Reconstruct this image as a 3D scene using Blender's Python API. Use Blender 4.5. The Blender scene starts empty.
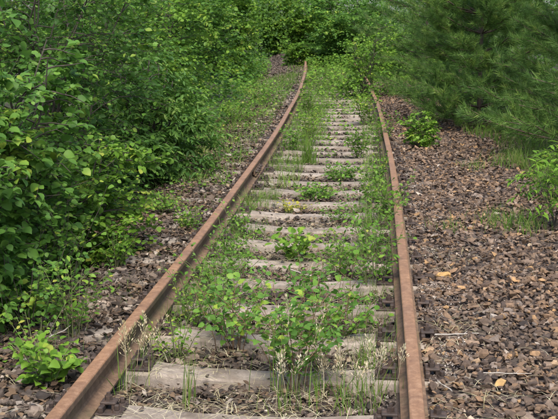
import bpy, bmesh, math, random
import numpy as np
from mathutils import Matrix, Vector

S = bpy.context.scene
COL = S.collection
RNG = np.random.default_rng(7)
random.seed(7)

# ------------------------------------------------------------------ camera, sky, sun, exposure
cam_d = bpy.data.cameras.new('camera')
cam_d.sensor_width = 36.0
cam_d.lens = 36.0 * 1060.0 / 558.0
cam_d.clip_start = 0.05
cam_d.clip_end = 600
cam = bpy.data.objects.new('camera', cam_d)
COL.objects.link(cam)
cam.location = (0, 0, 1.83)
cam.rotation_euler = (math.radians(90 - 10.763), 0, 0)
S.camera = cam

SUN_EL, SUN_AZ = math.radians(58), math.radians(176)      # azimuth from +Y towards +X
w = bpy.data.worlds.new('World'); S.world = w; w.use_nodes = True
nt = w.node_tree
sky = nt.nodes.new('ShaderNodeTexSky'); sky.sky_type = 'NISHITA'; sky.sun_disc = False
sky.sun_elevation = SUN_EL; sky.sun_rotation = SUN_AZ
sky.air_density = 1.0; sky.dust_density = 2.5; sky.ozone_density = 1.0
bg = nt.nodes['Background']; bg.inputs['Strength'].default_value = 0.075
nt.links.new(sky.outputs[0], bg.inputs['Color'])

sun_d = bpy.data.lights.new('sun', 'SUN'); sun_d.energy = 1.5; sun_d.angle = math.radians(24)
sun_d.color = (1.0, 0.95, 0.87)
sun = bpy.data.objects.new('sun', sun_d); COL.objects.link(sun)
sdir = Vector((math.sin(SUN_AZ) * math.cos(SUN_EL), math.cos(SUN_AZ) * math.cos(SUN_EL), math.sin(SUN_EL)))
sun.rotation_euler = sdir.to_track_quat('Z', 'Y').to_euler()
sun.location = (0, 0, 20)

S.view_settings.view_transform = 'Standard'
S.view_settings.look = 'None'
S.view_settings.gamma = 1.0
S.view_settings.use_curve_mapping = False
S.view_settings.exposure = 2.08
S.cycles.max_bounces = 6
S.cycles.diffuse_bounces = 3
S.cycles.glossy_bounces = 2
S.cycles.transmission_bounces = 3
S.cycles.use_denoising = True
S.cycles.use_adaptive_sampling = True
S.cycles.adaptive_threshold = 0.02

# ------------------------------------------------------------------ helpers
def tag(o, label=None, cat=None, group=None, kind=None):
    if label: o['label'] = label
    if cat: o['category'] = cat
    if group: o['group'] = group
    if kind: o['kind'] = kind
    return o

def link(name, me, mat=None, parent=None):
    o = bpy.data.objects.new(name, me); COL.objects.link(o)
    if mat is not None and len(me.materials) == 0: me.materials.append(mat)
    if parent is not None: o.parent = parent
    return o

def empty(name, loc=(0, 0, 0)):
    o = bpy.data.objects.new(name, None); COL.objects.link(o); o.location = loc
    o.empty_display_size = 0.1
    return o

def mesh_np(name, V, F, smooth=False):
    V = np.ascontiguousarray(V, dtype=np.float32); F = np.ascontiguousarray(F, dtype=np.int32)
    me = bpy.data.meshes.new(name)
    n, k = F.shape
    me.vertices.add(len(V)); me.vertices.foreach_set('co', V.ravel())
    me.loops.add(n * k); me.loops.foreach_set('vertex_index', F.ravel())
    me.polygons.add(n); me.polygons.foreach_set('loop_start', np.arange(0, n * k, k, dtype=np.int32))
    me.polygons.foreach_set('use_smooth', np.full(n, smooth, dtype=bool))
    me.update(calc_edges=True)
    return me

class Acc:                                                # collects tri/quad arrays; quads are split
    def __init__(s): s.V = []; s.F = []; s.n = 0
    def add(s, V, F):
        V = np.asarray(V, dtype=np.float64); F = np.asarray(F, dtype=np.int64)
        if len(F) == 0: return
        if F.shape[1] == 4: F = np.concatenate([F[:, [0, 1, 2]], F[:, [0, 2, 3]]])
        s.V.append(V); s.F.append(F + s.n); s.n += len(V)
    def mesh(s, name, smooth=False):
        return mesh_np(name, np.concatenate(s.V), np.concatenate(s.F), smooth)

def nrm(a): return a / np.maximum(np.linalg.norm(a, axis=-1, keepdims=True), 1e-9)

def tube(acc, P, r0, r1, n=5):
    P = np.asarray(P, dtype=np.float64); m = len(P)
    T = nrm(np.gradient(P, axis=0))
    ref = np.array([0.31, 0.17, 0.93]) if abs(T[0, 2]) < 0.8 else np.array([0.9, 0.3, 0.1])
    A = nrm(np.cross(T, ref)); B = np.cross(T, A)
    r = np.linspace(r0, r1, m)[:, None, None]
    ang = np.arange(n) * 2 * math.pi / n
    V = P[:, None, :] + r * (np.cos(ang)[None, :, None] * A[:, None, :] + np.sin(ang)[None, :, None] * B[:, None, :])
    i = np.arange(m - 1)[:, None] * n; j = np.arange(n)[None, :]; j2 = (j + 1) % n
    F = np.stack([i + j, i + j2, i + n + j2, i + n + j], -1).reshape(-1, 4)
    acc.add(V.reshape(-1, 3), F)

def frames(D, N):                                         # D direction, N approximate normal
    D = nrm(D); B = nrm(np.cross(N, D)); N = np.cross(D, B)
    return D, B, N

def stamp(acc, tv, tf, P, D, B, N, s):                    # copies of a small template
    s = np.asarray(s)
    s = s[:, None, None] if s.ndim == 1 else s[:, None, :]
    t = tv[None] * s
    V = P[:, None, :] + t[..., 0:1] * D[:, None, :] + t[..., 1:2] * B[:, None, :] + t[..., 2:3] * N[:, None, :]
    k = len(tv)
    F = (tf[None] + (np.arange(len(P)) * k)[:, None, None]).reshape(-1, tf.shape[1])
    acc.add(V.reshape(-1, 3), F)

# leaf outlines: length along x, width along y, folded along the midrib
def leaf_template(kind):
    if kind == 'round':
        mid = [(0, 0, 0), (.10, 0, -.01), (.26, 0, -.005), (.48, 0, 0.0), (.70, 0, -.03), (.88, 0, -.07), (1.02, 0, -.13)]
        sid = [(.06, .20, .03), (.20, .37, .06), (.42, .45, .075), (.66, .38, .05), (.86, .21, -.01), (.96, .08, -.08)]
    elif kind == 'oval':
        mid = [(0, 0, 0), (.15, 0, .0), (.5, 0, .02), (.8, 0, -.03), (1.05, 0, -.12)]
        sid = [(.18, .14, .04), (.42, .27, .07), (.68, .24, .04), (.9, .1, -.04)]
    elif kind == 'round_lite':
        mid = [(0, 0, 0), (.25, 0, 0), (.60, 0, -.02), (1.02, 0, -.13)]
        sid = [(.12, .31, .05), (.46, .45, .07), (.84, .26, 0)]
    elif kind == 'oval_lite':
        mid = [(0, 0, 0), (.28, 0, .01), (.65, 0, 0), (1.05, 0, -.12)]
        sid = [(.20, .16, .04), (.52, .28, .06), (.84, .15, 0)]
    elif kind == 'lance':
        mid = [(0, 0, 0), (.12, 0, .0), (.45, 0, .01), (.78, 0, -.06), (1.1, 0, -.2)]
        sid = [(.14, .06, .02), (.38, .15, .04), (.68, .12, 0), (.9, .05, -.08)]
    m = np.array(mid); a = np.array(sid); b = a * [1, -1, 1]
    V = np.concatenate([m, a, b]); K = len(a); L_ = len(m); F = []
    for q in range(K):                                     # midrib, then left and right margins
        F.append((q, q + 1, L_ + q)); F.append((q, L_ + K + q, q + 1))
        if q < K - 1:
            F.append((q + 1, L_ + q + 1, L_ + q)); F.append((q + 1, L_ + K + q, L_ + K + q + 1))
    return V, np.array(F)

def leaf_cheap(wd):
    V = np.array([(0, 0, 0), (.4, wd, .07), (.75, wd * .75, .03), (1, 0, -.1), (.75, -wd * .75, .03), (.4, -wd, .07)])
    F = np.array([(0, 3, 2), (0, 2, 1), (0, 4, 3), (0, 5, 4)])
    return V, F

LEAF = {'round': leaf_template('round'), 'oval': leaf_template('oval'), 'lance': leaf_template('lance'),
        'round_lite': leaf_template('round_lite'), 'oval_lite': leaf_template('oval_lite'),
        'tiny': (np.array([(0, 0, 0), (.5, .36, .06), (1, 0, -.1), (.5, -.36, .06)]), np.array([(0, 2, 1), (0, 3, 2)])),
        'cheap': leaf_cheap(.36), 'cheap_thin': leaf_cheap(.17)}

# ------------------------------------------------------------------ materials
def new_mat(name):
    m = bpy.data.materials.new(name); m.use_nodes = True
    n = m.node_tree.nodes; l = m.node_tree.links
    return m, n, l, n['Principled BSDF']

def ramp(n, l, fac, stops, interp='LINEAR'):
    r = n.new('ShaderNodeValToRGB'); r.color_ramp.interpolation = interp
    e = r.color_ramp.elements
    while len(e) < len(stops): e.new(0.5)
    for el, (p, c) in zip(e, stops):
        el.position = p; el.color = (*c, 1)
    l.new(fac, r.inputs['Fac'])
    return r.outputs['Color']

def rnd_island(n, l):
    g = n.new('ShaderNodeNewGeometry'); oi = n.new('ShaderNodeObjectInfo')
    a = n.new('ShaderNodeMath'); a.operation = 'ADD'
    l.new(g.outputs['Random Per Island'], a.inputs[0]); l.new(oi.outputs['Random'], a.inputs[1])
    f = n.new('ShaderNodeMath'); f.operation = 'FRACT'; l.new(a.outputs[0], f.inputs[0])
    return f.outputs[0], g

def noise(n, l, scale, detail=4, rough=.6, coord='Object', stretch=None):
    tc = n.new('ShaderNodeTexCoord'); t = n.new('ShaderNodeTexNoise')
    t.inputs['Scale'].default_value = scale; t.inputs['Detail'].default_value = detail
    t.inputs['Roughness'].default_value = rough
    if coord == 'World':
        g = n.new('ShaderNodeNewGeometry'); src = g.outputs['Position']
    else: src = tc.outputs[coord]
    if stretch:
        mp = n.new('ShaderNodeMapping'); mp.inputs['Scale'].default_value = stretch
        l.new(src, mp.inputs['Vector']); src = mp.outputs[0]
    l.new(src, t.inputs['Vector'])
    return t.outputs['Fac']

def mixc(n, l, fac, a, b, mode='MIX'):
    m = n.new('ShaderNodeMix'); m.data_type = 'RGBA'; m.blend_type = mode
    if isinstance(fac, float): m.inputs[0].default_value = fac
    else: l.new(fac, m.inputs[0])
    for i, v in ((6, a), (7, b)):
        if isinstance(v, tuple): m.inputs[i].default_value = (*v, 1)
        else: l.new(v, m.inputs[i])
    return m.outputs[2]

def bump(n, l, h, strength, dist, bsdf):
    b = n.new('ShaderNodeBump'); b.inputs['Strength'].default_value = strength
    b.inputs['Distance'].default_value = dist
    l.new(h, b.inputs['Height']); l.new(b.outputs[0], bsdf.inputs['Normal'])

def leaf_mat(name, stops, trans=.38, rough=.5, clump=2.2, spec=.2, lum=1.0, tint=(.10, .24, .02), rw=.8, amp=1.6):
    m, n, l, b = new_mat(name)
    r, g = rnd_island(n, l)
    nz = noise(n, l, clump, 2, .5, 'World')
    a = n.new('ShaderNodeMath'); a.operation = 'MULTIPLY_ADD'; l.new(nz, a.inputs[0])
    a.inputs[1].default_value = amp; a.inputs[2].default_value = -amp * .5 + (1 - rw) * .5
    rm = n.new('ShaderNodeMath'); rm.operation = 'MULTIPLY'; l.new(r, rm.inputs[0]); rm.inputs[1].default_value = rw
    s = n.new('ShaderNodeMath'); s.operation = 'ADD'; s.use_clamp = True
    l.new(rm.outputs[0], s.inputs[0]); l.new(a.outputs[0], s.inputs[1])
    col = ramp(n, l, s.outputs[0], [(p, tuple(x * lum for x in c)) for p, c in stops])
    pale = mixc(n, l, .25, col, (.10, .16, .06))
    c2 = mixc(n, l, g.outputs['Backfacing'], col, pale)
    l.new(c2, b.inputs['Base Color']); b.inputs['Roughness'].default_value = rough
    b.inputs['Specular IOR Level'].default_value = spec
    tr = n.new('ShaderNodeBsdfTranslucent'); tc = mixc(n, l, .5, c2, tint); l.new(tc, tr.inputs['Color'])
    mx = n.new('ShaderNodeMixShader'); mx.inputs[0].default_value = trans
    l.new(b.outputs[0], mx.inputs[1]); l.new(tr.outputs[0], mx.inputs[2])
    l.new(mx.outputs[0], n['Material Output'].inputs['Surface'])
    return m

M = {}
M['aspen'] = leaf_mat('aspen_leaf', [(0, (.052, .124, .024)), (.5, (.096, .205, .034)), (.85, (.150, .280, .044)), (1, (.27, .36, .05))], spec=.22, trans=.45)
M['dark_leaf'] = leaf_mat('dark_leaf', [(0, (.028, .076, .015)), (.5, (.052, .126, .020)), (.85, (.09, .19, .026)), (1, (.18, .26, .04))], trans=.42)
M['fresh'] = leaf_mat('fresh_leaf', [(0, (.062, .130, .016)), (.5, (.115, .225, .024)), (.88, (.18, .30, .034)), (1, (.29, .34, .05))], trans=.42)
M['weed'] = leaf_mat('weed_leaf', [(0, (.060, .135, .018)), (.5, (.110, .225, .028)), (.9, (.180, .300, .038)), (1, (.32, .32, .06))], trans=.42)
M['willow'] = leaf_mat('narrow_leaf', [(0, (.040, .10, .022)), (.5, (.075, .160, .030)), (.85, (.12, .22, .038)), (1, (.18, .26, .05))])
M['far'] = leaf_mat('wood_leaf', [(0, (.035, .085, .018)), (.5, (.070, .145, .026)), (1, (.13, .21, .036))], rough=.55, clump=.6)
M['needle'] = leaf_mat('pine_needle', [(0, (.048, .100, .026)), (.5, (.105, .190, .044)), (.85, (.17, .28, .058)), (1, (.27, .36, .08))], trans=.4, rough=.5, clump=5.0, rw=.35, amp=3.0)
M['grass'] = leaf_mat('grass_blade', [(0, (.065, .135, .018)), (.5, (.115, .205, .028)), (.85, (.18, .25, .045)), (1, (.33, .30, .13))], trans=.35, rough=.5)
M['straw'] = leaf_mat('dry_straw', [(0, (.30, .23, .12)), (.5, (.48, .40, .25)), (1, (.64, .57, .42))], trans=.2, rough=.7, tint=(.5, .42, .26))
M['litter'] = leaf_mat('dead_leaf', [(0, (.035, .023, .016)), (.5, (.075, .048, .030)), (.85, (.15, .10, .06)), (1, (.26, .2, .13))], trans=.05, rough=.8, tint=(.12, .08, .04))
M['yellow'] = leaf_mat('yellow_leaf', [(0, (.22, .24, .03)), (1, (.38, .33, .04))])

def bark_mat(name, c0, c1, sc=30):
    m, n, l, b = new_mat(name)
    nz = noise(n, l, sc, 5, .65, 'Object', (1, 1, .25))
    l.new(ramp(n, l, nz, [(.3, c0), (.7, c1)]), b.inputs['Base Color']); b.inputs['Roughness'].default_value = .85
    bump(n, l, nz, .6, .006, b)
    return m
M['bark'] = bark_mat('shrub_bark', (.022, .017, .012), (.065, .052, .038))
M['stemgreen'] = bark_mat('green_stem', (.06, .10, .025), (.14, .13, .05))
M['stemred'] = bark_mat('reddish_stem', (.08, .045, .025), (.17, .10, .05))
M['pinebark'] = bark_mat('pine_bark', (.035, .025, .018), (.11, .072, .05), 18)
M['stick'] = bark_mat('bleached_stick', (.22, .19, .16), (.42, .38, .33), 60)

def stone_mat(name, stops, dust=.35):
    m, n, l, b = new_mat(name)
    r, g = rnd_island(n, l)
    base = ramp(n, l, r, stops)
    nz = noise(n, l, 38, 5, .7, 'World')
    grain = ramp(n, l, nz, [(.28, (.55, .52, .50)), (.72, (1.45, 1.40, 1.34))])
    c = mixc(n, l, 1.0, base, grain, 'MULTIPLY')
    big = noise(n, l, 1.3, 3, .6, 'World')
    tint = ramp(n, l, big, [(.35, (.82, .83, .84)), (.65, (1.14, 1.08, 1.0))])
    c = mixc(n, l, 1.0, c, tint, 'MULTIPLY')
    l.new(c, b.inputs['Base Color']); b.inputs['Roughness'].default_value = .82
    b.inputs['Specular IOR Level'].default_value = .3
    bump(n, l, noise(n, l, 120, 4, .7, 'World'), .5, .004, b)
    return m
M['stone'] = stone_mat('ballast_stone', [(0, (.030, .023, .019)), (.22, (.072, .051, .039)), (.5, (.115, .082, .058)), (.7, (.152, .099, .061)),
                                         (.84, (.165, .138, .120)), (.95, (.185, .119, .072)), (.985, (.26, .165, .08)), (1, (.30, .27, .24))])
M['dullstone'] = stone_mat('dull_ballast_stone', [(0, (.022, .018, .016)), (.3, (.055, .044, .037)), (.6, (.092, .072, .058)), (.85, (.135, .108, .088)), (.96, (.17, .145, .125)), (1, (.30, .27, .24))])
M['chip'] = stone_mat('gravel_chip', [(0, (.08, .065, .057)), (.5, (.17, .148, .132)), (1, (.34, .315, .29))])
M['tan'] = stone_mat('ochre_stone', [(0, (.30, .19, .075)), (1, (.34, .22, .09))])

def soil_mat(name, c0, c1, c2, sc):
    m, n, l, b = new_mat(name)
    a = noise(n, l, sc, 8, .7, 'World'); c = noise(n, l, sc * .06, 4, .6, 'World')
    col = ramp(n, l, a, [(.3, c0), (.55, c1), (.78, c2)])
    col = mixc(n, l, 1.0, col, ramp(n, l, c, [(.3, (.75, .75, .72)), (.7, (1.2, 1.15, 1.1))]), 'MULTIPLY')
    l.new(col, b.inputs['Base Color']); b.inputs['Roughness'].default_value = .95
    bump(n, l, a, .8, .02, b)
    return m
M['bed'] = soil_mat('ballast_fines', (.04, .030, .025), (.085, .063, .051), (.15, .115, .094), 45)
M['ground'] = soil_mat('forest_floor', (.022, .024, .012), (.05, .05, .024), (.095, .075, .045), 14)

def rust_mat(name, c0, c1, c2, rough=.75, moss=0.0):
    m, n, l, b = new_mat(name)
    a = noise(n, l, 26, 6, .7, 'World'); f = noise(n, l, 4, 4, .65, 'World')
    fine = noise(n, l, 160, 3, .6, 'World')
    col = ramp(n, l, a, [(.28, c0), (.5, c1), (.74, c2)])
    col = mixc(n, l, 1.0, col, ramp(n, l, f, [(.3, (.78, .76, .78)), (.7, (1.18, 1.14, 1.08))]), 'MULTIPLY')
    col = mixc(n, l, 1.0, col, ramp(n, l, fine, [(.3, (.82, .82, .82)), (.7, (1.16, 1.15, 1.12))]), 'MULTIPLY')
    if moss:
        mz = noise(n, l, 2.2, 5, .7, 'World')
        col = mixc(n, l, ramp(n, l, mz, [(.5, (0, 0, 0)), (.68, (moss, moss, moss))]), col, (.085, .095, .035))
    l.new(col, b.inputs['Base Color']); b.inputs['Roughness'].default_value = rough
    b.inputs['Specular IOR Level'].default_value = .35
    bump(n, l, fine, .35, .002, b)
    return m
M['rail_top'] = rust_mat('rail_running_surface', (.125, .066, .037), (.19, .107, .060), (.27, .170, .104), .6)
M['rail_side'] = rust_mat('rail_rust', (.068, .042, .027), (.125, .079, .050), (.19, .128, .084), .8, .4)
M['iron'] = rust_mat('fastening_iron', (.022, .017, .015), (.042, .030, .025), (.085, .055, .040), .7)

def concrete_mat():
    m, n, l, b = new_mat('sleeper_concrete')
    oi = n.new('ShaderNodeObjectInfo')
    a = noise(n, l, 9, 6, .7, 'World'); f = noise(n, l, 130, 4, .7, 'World'); st = noise(n, l, 3.1, 5, .72, 'World')
    col = ramp(n, l, a, [(.28, (.165, .136, .110)), (.5, (.245, .210, .177)), (.74, (.315, .277, .24))])
    col = mixc(n, l, 1.0, col, ramp(n, l, f, [(.28, (.7, .69, .67)), (.6, (1.08, 1.07, 1.06))]), 'MULTIPLY')
    col = mixc(n, l, ramp(n, l, st, [(.44, (0, 0, 0)), (.62, (.75, .75, .75))]), col, (.105, .080, .057))
    col = mixc(n, l, 1.0, col, ramp(n, l, oi.outputs['Random'], [(0, (.84, .82, .80)), (1, (1.1, 1.08, 1.06))]), 'MULTIPLY')
    l.new(col, b.inputs['Base Color']); b.inputs['Roughness'].default_value = .9
    bump(n, l, f, .5, .003, b)
    return m
M['concrete'] = concrete_mat()

# ------------------------------------------------------------------ the line of the track
def cxf(y): return -.6247 + .11144 * y - .0013563 * y * y
def dxf(y): return .11144 - .0027126 * y
def track(y, t):
    y = np.asarray(y, dtype=np.float64); t = np.asarray(t, dtype=np.float64)
    th = np.arctan(dxf(y))
    return cxf(y) + t * np.cos(th), y - t * np.sin(th)
def to_t(x, y): return (np.asarray(x) - cxf(np.asarray(y))) * np.cos(np.arctan(dxf(np.asarray(y))))

def wob(x, y, k=1.0, seed=0):                              # cheap smooth noise, about -1..1
    x = np.asarray(x) * k + seed * 3.7; y = np.asarray(y) * k - seed * 1.9
    return (np.sin(1.7 * x + 1.3 * np.sin(1.1 * y)) + np.sin(2.3 * y + 1.7 * np.sin(.9 * x + 1)) + np.sin(3.9 * x - 2.8 * y)) / 3

def bed_z(t, y):
    t = np.asarray(t, dtype=np.float64)
    z = np.interp(t, [-2.7, -2.1, -1.5, -1.0, -.80, -.62, 0, .62, .80, 1.1, 2.2, 2.7, 3.6],
                  [-.40, -.20, -.035, -.012, -.03, -.038, -.048, -.040, .005, .034, .0, -.10, -.42])
    return z + .014 * wob(t, y, 2.6)

def ground_z(x, y):
    t = to_t(x, np.clip(y, -8, 52))
    z = np.where(t < 0, np.interp(t, [-8, -3, -2.2, -1.5], [-.05, -.20, -.24, -.30]), np.interp(t, [2.0, 2.8, 4, 9], [-.30, -.15, -.12, .0]))
    return z + .05 * wob(x, y, .6, 2)

# ground sheet, reaching past the horizon
def grid_mesh(name, xs, ys, zf, smooth=True):
    X, Y = np.meshgrid(xs, ys); Z = zf(X, Y)
    nx, ny = len(xs), len(ys)
    i = np.arange(ny - 1)[:, None] * nx + np.arange(nx - 1)[None, :]
    F = np.stack([i, i + 1, i + nx + 1, i + nx], -1).reshape(-1, 4)
    return mesh_np(name, np.stack([X, Y, Z], -1).reshape(-1, 3), F, smooth)

def gz_hole(X, Y):
    return ground_z(X, Y)
xs = np.concatenate([[-400, -150, -60, -30], np.arange(-16, 16.1, .4), [30, 60, 150, 400]])
ys = np.concatenate([[-400, -150, -60, -25], np.arange(-10, 64.1, .5), [90, 150, 300, 550]])
ground = link('ground', grid_mesh('ground', xs, ys, gz_hole), M['ground']); tag(ground, kind='structure')

ts = np.arange(-2.7, 3.61, .10); yy = np.arange(-5, 56, .16)
TT, YY = np.meshgrid(ts, yy)
XX, YW = track(YY, TT)
ZZ = bed_z(TT, YY) - .028 + .008 * wob(TT, YY, 9, 3)
nx = len(ts)
i = np.arange(len(yy) - 1)[:, None] * nx + np.arange(nx - 1)[None, :]
bed = link('ballast_bed', mesh_np('ballast_bed', np.stack([XX, YW, ZZ], -1).reshape(-1, 3),
           np.stack([i, i + 1, i + nx + 1, i + nx], -1).reshape(-1, 4), True), M['bed'])
tag(bed, kind='structure')

# ------------------------------------------------------------------ sleepers
SP, Y0, NSL = .612, 4.58, 33
SLY = Y0 + SP * np.arange(NSL)

def bm_box(bm, cx, cy, cz, sx, sy, sz, bev=0.0, rotz=0.0):
    r = bmesh.ops.create_cube(bm, size=1.0)
    vs = r['verts']
    bmesh.ops.scale(bm, vec=(sx, sy, sz), verts=vs)
    if bev:
        es = list({e for v in vs for e in v.link_edges})
        rb = bmesh.ops.bevel(bm, geom=es, offset=bev, segments=1, affect='EDGES')
        vs = list({v for f in rb['faces'] for v in f.verts} | {v for v in vs if v.is_valid})
    if rotz: bmesh.ops.rotate(bm, cent=(0, 0, 0), matrix=Matrix.Rotation(rotz, 3, 'Z'), verts=vs)
    bmesh.ops.translate(bm, vec=(cx, cy, cz), verts=vs)

def bm_cyl(bm, cx, cy, z0, z1, r, n=6, r2=None):
    g = bmesh.ops.create_cone(bm, cap_ends=True, segments=n, radius1=r, radius2=r if r2 is None else r2, depth=z1 - z0)
    bmesh.ops.translate(bm, vec=(cx, cy, (z0 + z1) / 2), verts=g['verts'])

def bm_mesh(name, bm, smooth=False):
    me = bpy.data.meshes.new(name); bm.to_mesh(me); bm.free()
    for p in me.polygons: p.use_smooth = smooth
    return me

def sleeper_mesh(seed):                                    # concrete beam, waisted and dished in the middle, chamfered
    r = np.random.default_rng(seed)
    st = np.array([-1.30, -1.29, -1.2, -1.05, -.9, -.75, -.6, -.48, -.36, -.24, -.12, 0, .12, .24, .36, .48, .6, .75, .9, 1.05, 1.2, 1.29, 1.30])
    zt = np.interp(np.abs(st), [0, .3, .55, .95, 1.3], [-.026, -.022, 0, 0, -.006]); hw = np.interp(np.abs(st), [0, .35, .6, 1.3], [.086, .088, .098, .100])
    V = []
    for k, x in enumerate(st):
        e = .01 if k in (0, len(st) - 1) else 0
        z = zt[k] - e; h = hw[k] - e
        prof = [(-h - .035, -.20), (-h - .008, z - .045), (-h, z - .012), (-h + .012, z), (-h * .4, z + .001), (h * .4, z + .001), (h - .012, z), (h, z - .012), (h + .008, z - .045), (h + .035, -.20)]
        for q, (a, b) in enumerate(prof):
            j = r.normal(0, .0010, 2) if 0 < q < 9 else (0, 0)
            chip = -.010 * (r.random() < .025) if q in (2, 3, 6, 7) else 0
            V.append((x, a + j[0], b + j[1] + chip))
    n = 10; F = []
    for k in range(len(st) - 1):
        for q in range(n - 1): F.append((k * n + q, k * n + q + 1, (k + 1) * n + q + 1, (k + 1) * n + q))
        F.append((k * n + n - 1, k * n, (k + 1) * n, (k + 1) * n + n - 1))
    me = bpy.data.meshes.new('sleeper_beam')
    L = (len(st) - 1) * n
    me.from_pydata(V, [], [f[::-1] for f in F] + [tuple(range(n)), tuple(range(L + n - 1, L - 1, -1))])
    me.update(); return me

beam_meshes = [sleeper_mesh(s) for s in range(6)]
bm = bmesh.new()                                           # ribbed baseplate, local x across the track
bm_box(bm, 0, 0, .006, .36, .155, .012, .003)
for sx in (-1, 1): bm_box(bm, sx * .083, 0, .026, .024, .15, .030, .004)
plate_me = bm_mesh('baseplate', bm)
def clip_mesh():
    bm = bmesh.new()
    bm_box(bm, 0, 0, .042, .075, .07, .014, .004); bm_box(bm, .024, 0, .026, .018, .066, .03, .003)
    return bm_mesh('rail_clip', bm)
def bolt_mesh():
    bm = bmesh.new()
    bm_cyl(bm, 0, 0, .046, .052, .021, 10); bm_cyl(bm, 0, 0, .052, .074, .0185, 6); bm_cyl(bm, 0, 0, .074, .088, .0105, 8, .0095)
    return bm_mesh('bolt', bm)
def screw_mesh():
    bm = bmesh.new()
    bm_cyl(bm, 0, 0, .010, .022, .024, 10, .020); bm_box(bm, 0, 0, .034, .021, .021, .026, .003)
    return bm_mesh('coach_screw', bm)
clip_me, bolt_me, screw_me = clip_mesh(), bolt_mesh(), screw_mesh()
for m_ in beam_meshes: m_.materials.append(M['concrete'])
for m_ in (plate_me, clip_me, bolt_me, screw_me): m_.materials.append(M['iron'])

ONES = ['', 'first', 'second', 'third', 'fourth', 'fifth', 'sixth', 'seventh', 'eighth', 'ninth', 'tenth', 'eleventh', 'twelfth', 'thirteenth',
        'fourteenth', 'fifteenth', 'sixteenth', 'seventeenth', 'eighteenth', 'nineteenth']
def ordinal(k):
    if k < 20: return ONES[k]
    t, o = divmod(k, 10)
    return {2: 'twentieth', 3: 'thirtieth'}[t] if o == 0 else {2: 'twenty', 3: 'thirty'}[t] + '-' + ONES[o]

SL_NOTE = {1: 'partly cut off', 2: 'seed-head grass in front of it', 3: 'behind the big round-leaved sapling', 6: 'under the round-leaved clump'}
for k in range(NSL):
    y = SLY[k]; x, yw = track(y, 0)
    root = empty('sleeper', (float(x), float(yw), random.uniform(-.006, .004)))
    root.rotation_euler = (random.uniform(-.008, .008), random.uniform(-.003, .003), -math.atan(dxf(y)) + random.uniform(-.012, .012))
    note = SL_NOTE.get(k + 1)
    tag(root, f'grey concrete sleeper, {ordinal(k + 1)} counting up from the bottom edge' + (f', {note}' if note else ''), 'sleeper', 'sleepers under the rails')
    link('beam', beam_meshes[k % 6], None, root)
    for sx in (-1, 1):
        if k > 22 and sx < 0: pass
        pl = link('baseplate', plate_me, None, root); pl.location = (sx * .7525, 0, .001)
        if k < 16:
            for c in (-1, 1):
                cl = link('rail_clip', clip_me, None, pl); cl.location = (c * .108, 0, .002); cl.rotation_euler = (0, 0, 0 if c > 0 else math.pi)
                bo = link('bolt', bolt_me, None, pl); bo.location = (c * .104, 0, 0); bo.rotation_euler = (0, 0, random.random())
                for d in (-1, 1):
                    sc_ = link('coach_screw', screw_me, None, pl); sc_.location = (c * .155, d * .048, 0); sc_.rotation_euler = (0, 0, random.random())

# ------------------------------------------------------------------ rails
RB = .0135                                                  # underside of the rail foot
half = [(.0625, 0), (.0625, .010), (.045, .0155), (.014, .028), (.0072, .040), (.0070, .095), (.012, .104), (.031, .111), (.0335, .114), (.0335, .136), (.0325, .141), (.029, .1455), (.023, .1478), (.010, .149)]
prof = half + [(-a, b) for a, b in half[::-1]]
def rail(t0, seed, ys_):
    n = len(prof); V = []
    r = np.random.default_rng(seed)
    for y in ys_:
        x, yw = track(y, t0); th = math.atan(dxf(y))
        dx = .004 * math.sin(y * .9 + seed); dz = .004 * math.sin(y * .7 + seed * 2)
        for a, b in prof:
            V.append((x + (a + dx) * math.cos(th), yw - a * math.sin(th), RB + b + dz))
    F = []; mi = []
    for k in range(len(ys_) - 1):
        for q in range(n):
            q2 = (q + 1) % n
            F.append((k * n + q, k * n + q2, (k + 1) * n + q2, (k + 1) * n + q))
            b = (prof[q][1] + prof[q2][1]) / 2
            mi.append(1 if b > .1385 else 0)
    L = (len(ys_) - 1) * n
    F.append(tuple(range(n))[::-1]); F.append(tuple(range(L, L + n))); mi += [0, 0]
    me = bpy.data.meshes.new('rail'); me.from_pydata(V, [], F)
    me.materials.append(M['rail_side']); me.materials.append(M['rail_top'])
    me.polygons.foreach_set('material_index', mi); me.update()
    return link('rail', me)
ry = np.concatenate([np.arange(-5, 50, .5), [50]])
jy = 11.55
ra = empty('rail', (float(track(5, -.7525)[0]), 5, RB))
tag(ra, 'rusty brown rail on the left, its inner web showing and a bolted joint halfway', 'rail', 'pair of rusty rails')
def put(o, root):
    o.parent = root; o.matrix_parent_inverse = Matrix.Translation(-Vector(root.location))
p1 = rail(-.7525, 1, np.concatenate([np.arange(-5, jy - .1, .5), [jy - .005]])); p1.name = 'rail_length'; put(p1, ra)
p2 = rail(-.7525, 1, np.concatenate([[jy + .005], np.arange(jy + .4, 50, .5)])); p2.name = 'rail_length'; put(p2, ra)
for sx in (-1, 1):
    bm = bmesh.new()
    bm_box(bm, 0, 0, 0, .022, .60, .058, .006); bm_box(bm, sx * .016, 0, -.034, .02, .60, .012, .003)
    me = bm_mesh('fishplate', bm); me.materials.append(M['rail_side'])
    x, yw = track(jy, -.7525 + sx * .021)
    fp = link('fishplate', me); put(fp, ra); fp.location = (x, yw, RB + .069); fp.rotation_euler = (0, 0, -math.atan(dxf(jy)))
    for q in (-.22, -.08, .08, .22):
        bm = bmesh.new(); bm_cyl(bm, 0, 0, 0, .022, .018, 6); bm_cyl(bm, 0, 0, .022, .036, .010, 8)
        me = bm_mesh('fishplate_bolt', bm); me.materials.append(M['iron'])
        b_ = link('fishplate_bolt', me, None, fp); b_.location = (sx * .011, q, .002); b_.rotation_euler = (0, sx * math.pi / 2, 0)
rb_ = rail(.7525, 4, ry)
tag(rb_, 'rusty brown rail on the right, bordered by bare brown ballast', 'rail', 'pair of rusty rails')

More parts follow.
